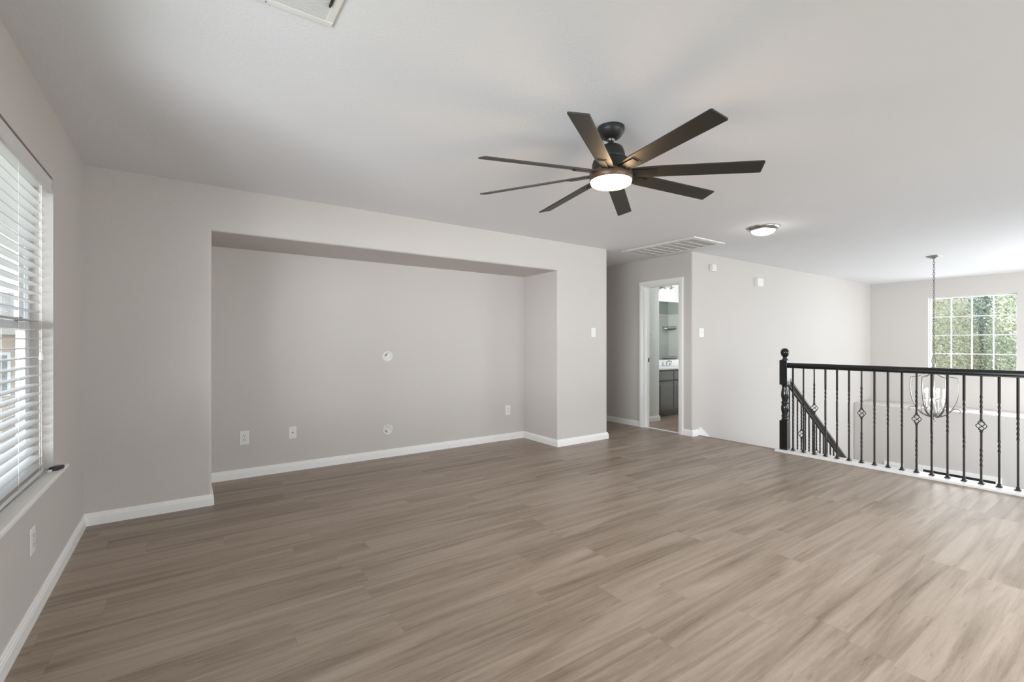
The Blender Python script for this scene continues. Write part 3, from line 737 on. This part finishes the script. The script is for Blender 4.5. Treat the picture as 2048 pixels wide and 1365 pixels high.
for q in range(6):
    a = view + math.radians(19 + 60 * q); d = Vector((math.cos(a), math.sin(a), 0)); o = Vector((hx, hy, 0))
    prof = [(.022, .90), (.05, .845), (.10, .79), (.17, .765), (.232, .755), (.243, .745), (.246, .72), (.25, .62), (.244, .52), (.222, .42), (.185, .335), (.14, .27), (.09, .225), (.035, .205)]
    mb = MB(); mb.curve([o + d * r + Vector((0, 0, z)) for r, z in prof], .0062, 6, 3); mb.build('cage_rib', 'cage', ch)
    prof = [(.06, .222), (.12, .25), (.165, .30), (.20, .332), (.24, .335), (.268, .31), (.262, .285), (.246, .285)]
    mb = MB(); mb.curve([o + d * r + Vector((0, 0, z)) for r, z in prof], [.008, .013, .012, .007, .005, .004, .003, .003], 6, 4); mb.build('scroll_leaf', 'cage', ch)
for q in range(9):
    tier = q % 3 == 0
    r, zc = (.075, .40) if not tier else (.05, .50)
    a = view + math.radians(40 * q + 12); d = Vector((math.cos(a), math.sin(a), 0)); p = Vector((hx, hy, 0)) + d * (r + .03)
    zc = .33 if q % 2 else .46
    mb = MB(); mb.tube([(hx, hy, .31), Vector((hx, hy, .27)) + d * .05, p + Vector((0, 0, .28)), p + Vector((0, 0, zc))], .005, 6); mb.lathe((p.x, p.y, zc), [(.006, -.005), (.022, .004), (.022, .008)], 12); mb.build('candle_arm', 'nickel', ch)
    mb = MB(); mb.lathe((p.x, p.y, zc + .008), [(.011, 0), (.011, .075), (.006, .078)], 12); cd = mb.build('candle_sleeve', 'white', ch)
    mb = MB(); mb.lathe((p.x, p.y, zc + .086), [(.006, 0), (.014, .014), (.016, .026), (.011, .042), (.003, .058)], 12); mb.build('bulb', 'bulb', cd)
mb = MB(); mb.lathe((hx, hy, 0), [(.006, .21), (.016, .19), (.010, .175), (.004, .17)], 14); mb.tube([(hx + dirx * .022 * math.sin(2 * PI * k / 16), hy + diry * .022 * math.sin(2 * PI * k / 16), .140 + .03 * math.cos(2 * PI * k / 16)) for k in range(16)], .004, 6, closed=True); mb.build('finial', 'nickel', ch)
lamp('chandelier_lamp', 'POINT', (hx, hy, .60), 6, (1, .95, .87), radius=.08)

# ------------------------------------------------------------------ guard railing
GX, NY = 5.60, 2.585


def newel(root, x, y, zb):
    h = .041
    mb = MB(); mb.box(x - h, x + h, y - h, y + h, zb, zb + .33); mb.box(x - h, x + h, y - h, y + h, zb + .735, zb + 1.015)
    mb.lathe((x, y, zb), [(.034, .33), (.038, .342), (.030, .352), (.028, .362), (.036, .372), (.036, .382), (.028, .392), (.030, .41), (.038, .445), (.040, .47), (.036, .50), (.029, .515), (.036, .522), (.039, .53), (.036, .54), (.028, .55), (.032, .57), (.039, .60), (.040, .625), (.036, .66), (.029, .70), (.028, .715), (.034, .72), (.034, .727), (.028, .731), (.036, .735)], 32)
    mb.lathe((x, y, zb), [(.036, 1.015), (.036, 1.02), (.026, 1.03), (.020, 1.042), (.022, 1.052), (.034, 1.066), (.042, 1.085), (.045, 1.103), (.042, 1.121), (.034, 1.136), (.022, 1.146), (.010, 1.150), (.001, 1.151)], 32)
    return mb.build('newel_post', 'black_gloss', root, bevel=.002)


RAILP = [(-.018, 0), (-.018, .012), (-.030, .018), (-.030, .032), (-.026, .048), (-.012, .058), (.012, .058), (.026, .048), (.030, .032), (.030, .018), (.018, .012), (.018, 0)]
ZR = .952


def bar_mesh(mb, x, y, z0, z1, twists, basket=None, w=.0068):
    """square bar with twisted stretches, opened by a wire basket when given"""
    segs = [(z0, z1)] if basket is None else [(z0, basket - .045), (basket + .045, z1)]
    for a, b in segs:
        zs_ = sorted({a, b} | {t for (p, q) in twists for t in [p + (q - p) * i / 28 for i in range(29)] if a < t < b})
        ang = 0; vs = []; last = a
        for z in zs_:
            for (p, q) in twists:
                lo, hi = max(p, last), min(q, z)
                if hi > lo: ang += (hi - lo) / .085 * PI / 2 * 1.0 * 2
            last = z
            for k in range(4):
                t = ang + PI / 4 + k * PI / 2; vs.append((x + w * 1.414 * math.cos(t), y + w * 1.414 * math.sin(t), z))
        n = len(zs_)
        mb.add(vs, [(i * 4 + k, i * 4 + (k + 1) % 4, (i + 1) * 4 + (k + 1) % 4, (i + 1) * 4 + k) for i in range(n - 1) for k in range(4)] + [(3, 2, 1, 0), tuple(range(4 * n - 4, 4 * n))])
    if basket is not None:
        for k in range(4):
            pts = []
            for i in range(13):
                u = i / 12; a = k * PI / 2 + u * PI * 1.0 + .3; r = .005 + .029 * math.sin(PI * u) ** .9
                pts.append((x + r * math.cos(a), y + r * math.sin(a), basket - .043 + .086 * u))
            mb.tube(pts, .0033, 6)
        for s in (-1, 1): mb.lathe((x, y, basket + s * .048), [(.010, -.009), (.0115, 0), (.010, .009)], 10)
    return mb


def shoe_mesh(mb, x, y, z):
    mb.prism([(x + s * .019, y + t * .019) for s, t in ((-1, -1), (1, -1), (1, 1), (-1, 1))], z, z + .008)
    v = [(x + s * a, y + t * a, z + h) for a, h in ((.017, .008), (.011, .016), (.012, .024), (.008, .030)) for s, t in ((-1, -1), (1, -1), (1, 1), (-1, 1))]
    mb.add(v, [(j * 4 + k, j * 4 + (k + 1) % 4, (j + 1) * 4 + (k + 1) % 4, (j + 1) * 4 + k) for j in range(3) for k in range(4)] + [(12, 13, 14, 15)])
    return mb


gd = thing('guard_railing', (GX, NY, .024), 'black guard railing with turned newel post and twisted iron balusters', 'railing')
newel(gd, GX, NY, .024)
mb = MB(); k = len(RAILP); vs = []
for y in (NY - .041, YB): vs += [(GX + a, y, ZR + b) for a, b in RAILP]
mb.add(vs, [(j, (j + 1) % k, k + (j + 1) % k, k + j) for j in range(k)] + [tuple(range(k)), tuple(range(k, 2 * k))[::-1]]); mb.build('handrail', 'black_gloss', gd, bevel=.002)
TW = {'basket': ([(.62, .80), (.16, .34)], .526), 'double': ([(.62, .74), (.30, .42)], None), 'single': ([(.42, .62)], None), 'long': ([(.28, .72)], None)}
pat = ['single', 'long', 'basket', 'double', 'double', 'double', 'basket', 'single', 'single', 'single', 'basket', 'double', 'single', 'double', 'basket', 'double', 'single', 'double', 'basket']
protos = {}
for i in range(35):
    ty = pat[i % 16 if i > 15 else i]; y = 2.498 - .1083 * i
    if ty not in protos:
        b0 = bar_mesh(MB(), GX, y, .03, ZR + .006, *TW[ty]).build('baluster', 'iron', gd)
        shoe_mesh(MB(), GX, y, .0245).build('shoe', 'iron', b0); protos[ty] = (b0, y)
    else:
        b0, yy = protos[ty]; child_copy(b0, gd, (0, y - yy, 0))

# railing down the open side of the stair
sr = thing('stair_railing', (5.7, NY, 0), 'dark sloping stair railing descending behind the guard railing', 'railing')
d = Vector((1, 0, -SL)).normalized(); u = Vector((SL, 0, 1)).normalized()
P0, P1 = Vector((5.642, NY, .80)), Vector((9.3, NY, .80 - SL * (9.3 - 5.642)))
mb = MB(); vs = []
for p in (P0, P1):
    vs += [(p.x, NY + a, p.z + b * 1.25) for a, b in RAILP]
mb.add(vs, [(j, (j + 1) % k, k + (j + 1) % k, k + j) for j in range(k)] + [tuple(range(k)), tuple(range(k, 2 * k))[::-1]]); mb.build('handrail', 'rail', sr)
mb = MB(); mb.prism([(P0.x, P0.z - .03), (P1.x, P1.z - .03), (P1.x, P1.z), (P0.x, P0.z)], NY - .012, NY + .012, 'y'); mb.build('rail_fillet', 'iron', sr)
sp = {}
for i in range(36):
    x = 5.705 + .1 * i; zr = .775 - SL * (x - 5.642); zb = zr - .80 + .02
    ty = ('double', 'single', 'double', 'basket')[i % 4]
    if ty not in sp:
        mid = zr - .36 if ty == 'basket' else None
        tw = [(zb + .12, zb + .32), (zb + .50, zb + .66)] if ty == 'basket' else ([(zb + .15, zb + .30), (zb + .45, zb + .62)] if ty == 'double' else [(zb + .3, zb + .5)])
        b0 = bar_mesh(MB(), x, NY, zb, zr, tw, mid, w=.0062).build('baluster', 'iron', sr)
        shoe_mesh(MB(), x, NY, zb).build('shoe', 'iron', b0); sp[ty] = (b0, x)
    else:
        b0, xx = sp[ty]; child_copy(b0, sr, (x - xx, 0, -SL * (x - xx)))

# ------------------------------------------------------------------ outside: trees beyond the foyer window, lawn, neighbour house
struct(MB().box(-30, 60, -40, 50, ZL - .35, ZL - .3), 'ground', 'grass')


def tree(c, rad, n, leaf, label, h0=.0, size=.045):
    cx_, cy_, cz = c; t = thing('tree', (cx_, cy_, ZL - .3), label, 'tree', 'trees beyond the foyer window')
    mb = MB(); mb.tube([(cx_, cy_, ZL - .3), (cx_ + .05, cy_, -1.2), (cx_ - .1, cy_ + .1, cz - .3), (cx_ + .1, cy_ - .1, cz + rad[2] * .6)], [.22, .17, .12, .04], 8)
    for q in range(7):
        a = random.uniform(0, 2 * PI); z = cz + random.uniform(-.7, .3) * rad[2]
        mb.tube([(cx_, cy_, z), (cx_ + .5 * rad[0] * math.cos(a), cy_ + .5 * rad[1] * math.sin(a), z + .5), (cx_ + .8 * rad[0] * math.cos(a), cy_ + .8 * rad[1] * math.sin(a), z + .8)], [.06, .04, .015], 6)
    mb.build('trunk', 'bark', t)
    mb = MB(); vs = []; fs = []
    for i in range(n):
        while True:
            p = Vector((random.uniform(-1, 1), random.uniform(-1, 1), random.uniform(-1, 1)))
            if .25 < p.length < 1: break
        p = Vector((cx_ + p.x * rad[0], cy_ + p.y * rad[1], cz + p.z * rad[2]))
        q = Vector((random.gauss(0, 1), random.gauss(0, 1), random.gauss(0, 1))).normalized(); a = q.orthogonal().normalized(); b = q.cross(a)
        s = size * random.uniform(.5, 1.2); o = len(vs)
        vs += [p + a * s, p + b * s * .45, p - a * s, p - b * s * .45]; fs.append((o, o + 1, o + 2, o + 3))
    mb.add(vs, fs); mb.build('foliage', leaf, t)


tree((17.4, 4.45, .6), (1.8, 1.38, 3.4), 52000, 'leaf_b', 'yellow tinged tree filling the left half of the foyer window')
tree((17.4, 1.65, .5), (1.8, 1.38, 3.4), 52000, 'leaf_a', 'grey green tree filling the right half of the foyer window')
tree((22.4, 3.9, .9), (2.6, 2.8, 3.8), 48000, 'leaf_c', 'darker green tree standing behind the two nearer trees outside', size=.07)

nb = thing('neighbour_house', (-8, 26, ZL - .3), 'pale brick house next door glimpsed through the blind', 'house')
mb = MB(); mb.box(-14, -3, 23, 30, ZL - .3, 1.5); mb.build('wall', 'brick', nb)
mb = MB(); mb.prism([(22.5, 1.5), (30.5, 1.5), (26.5, 3.2)], -14.5, -2.5, 'x'); mb.build('roof', 'roof', nb)
for x in (-6.2, -9.5):
    mb = MB(); mb.box(x, x + 1.3, 22.94, 23, -.6, .9); f_ = mb.build('window_frame', 'vinyl', nb)
    mb = MB(); mb.box(x + .08, x + 1.22, 22.92, 22.95, -.5, .8); mb.build('pane', 'grey_slot', f_)
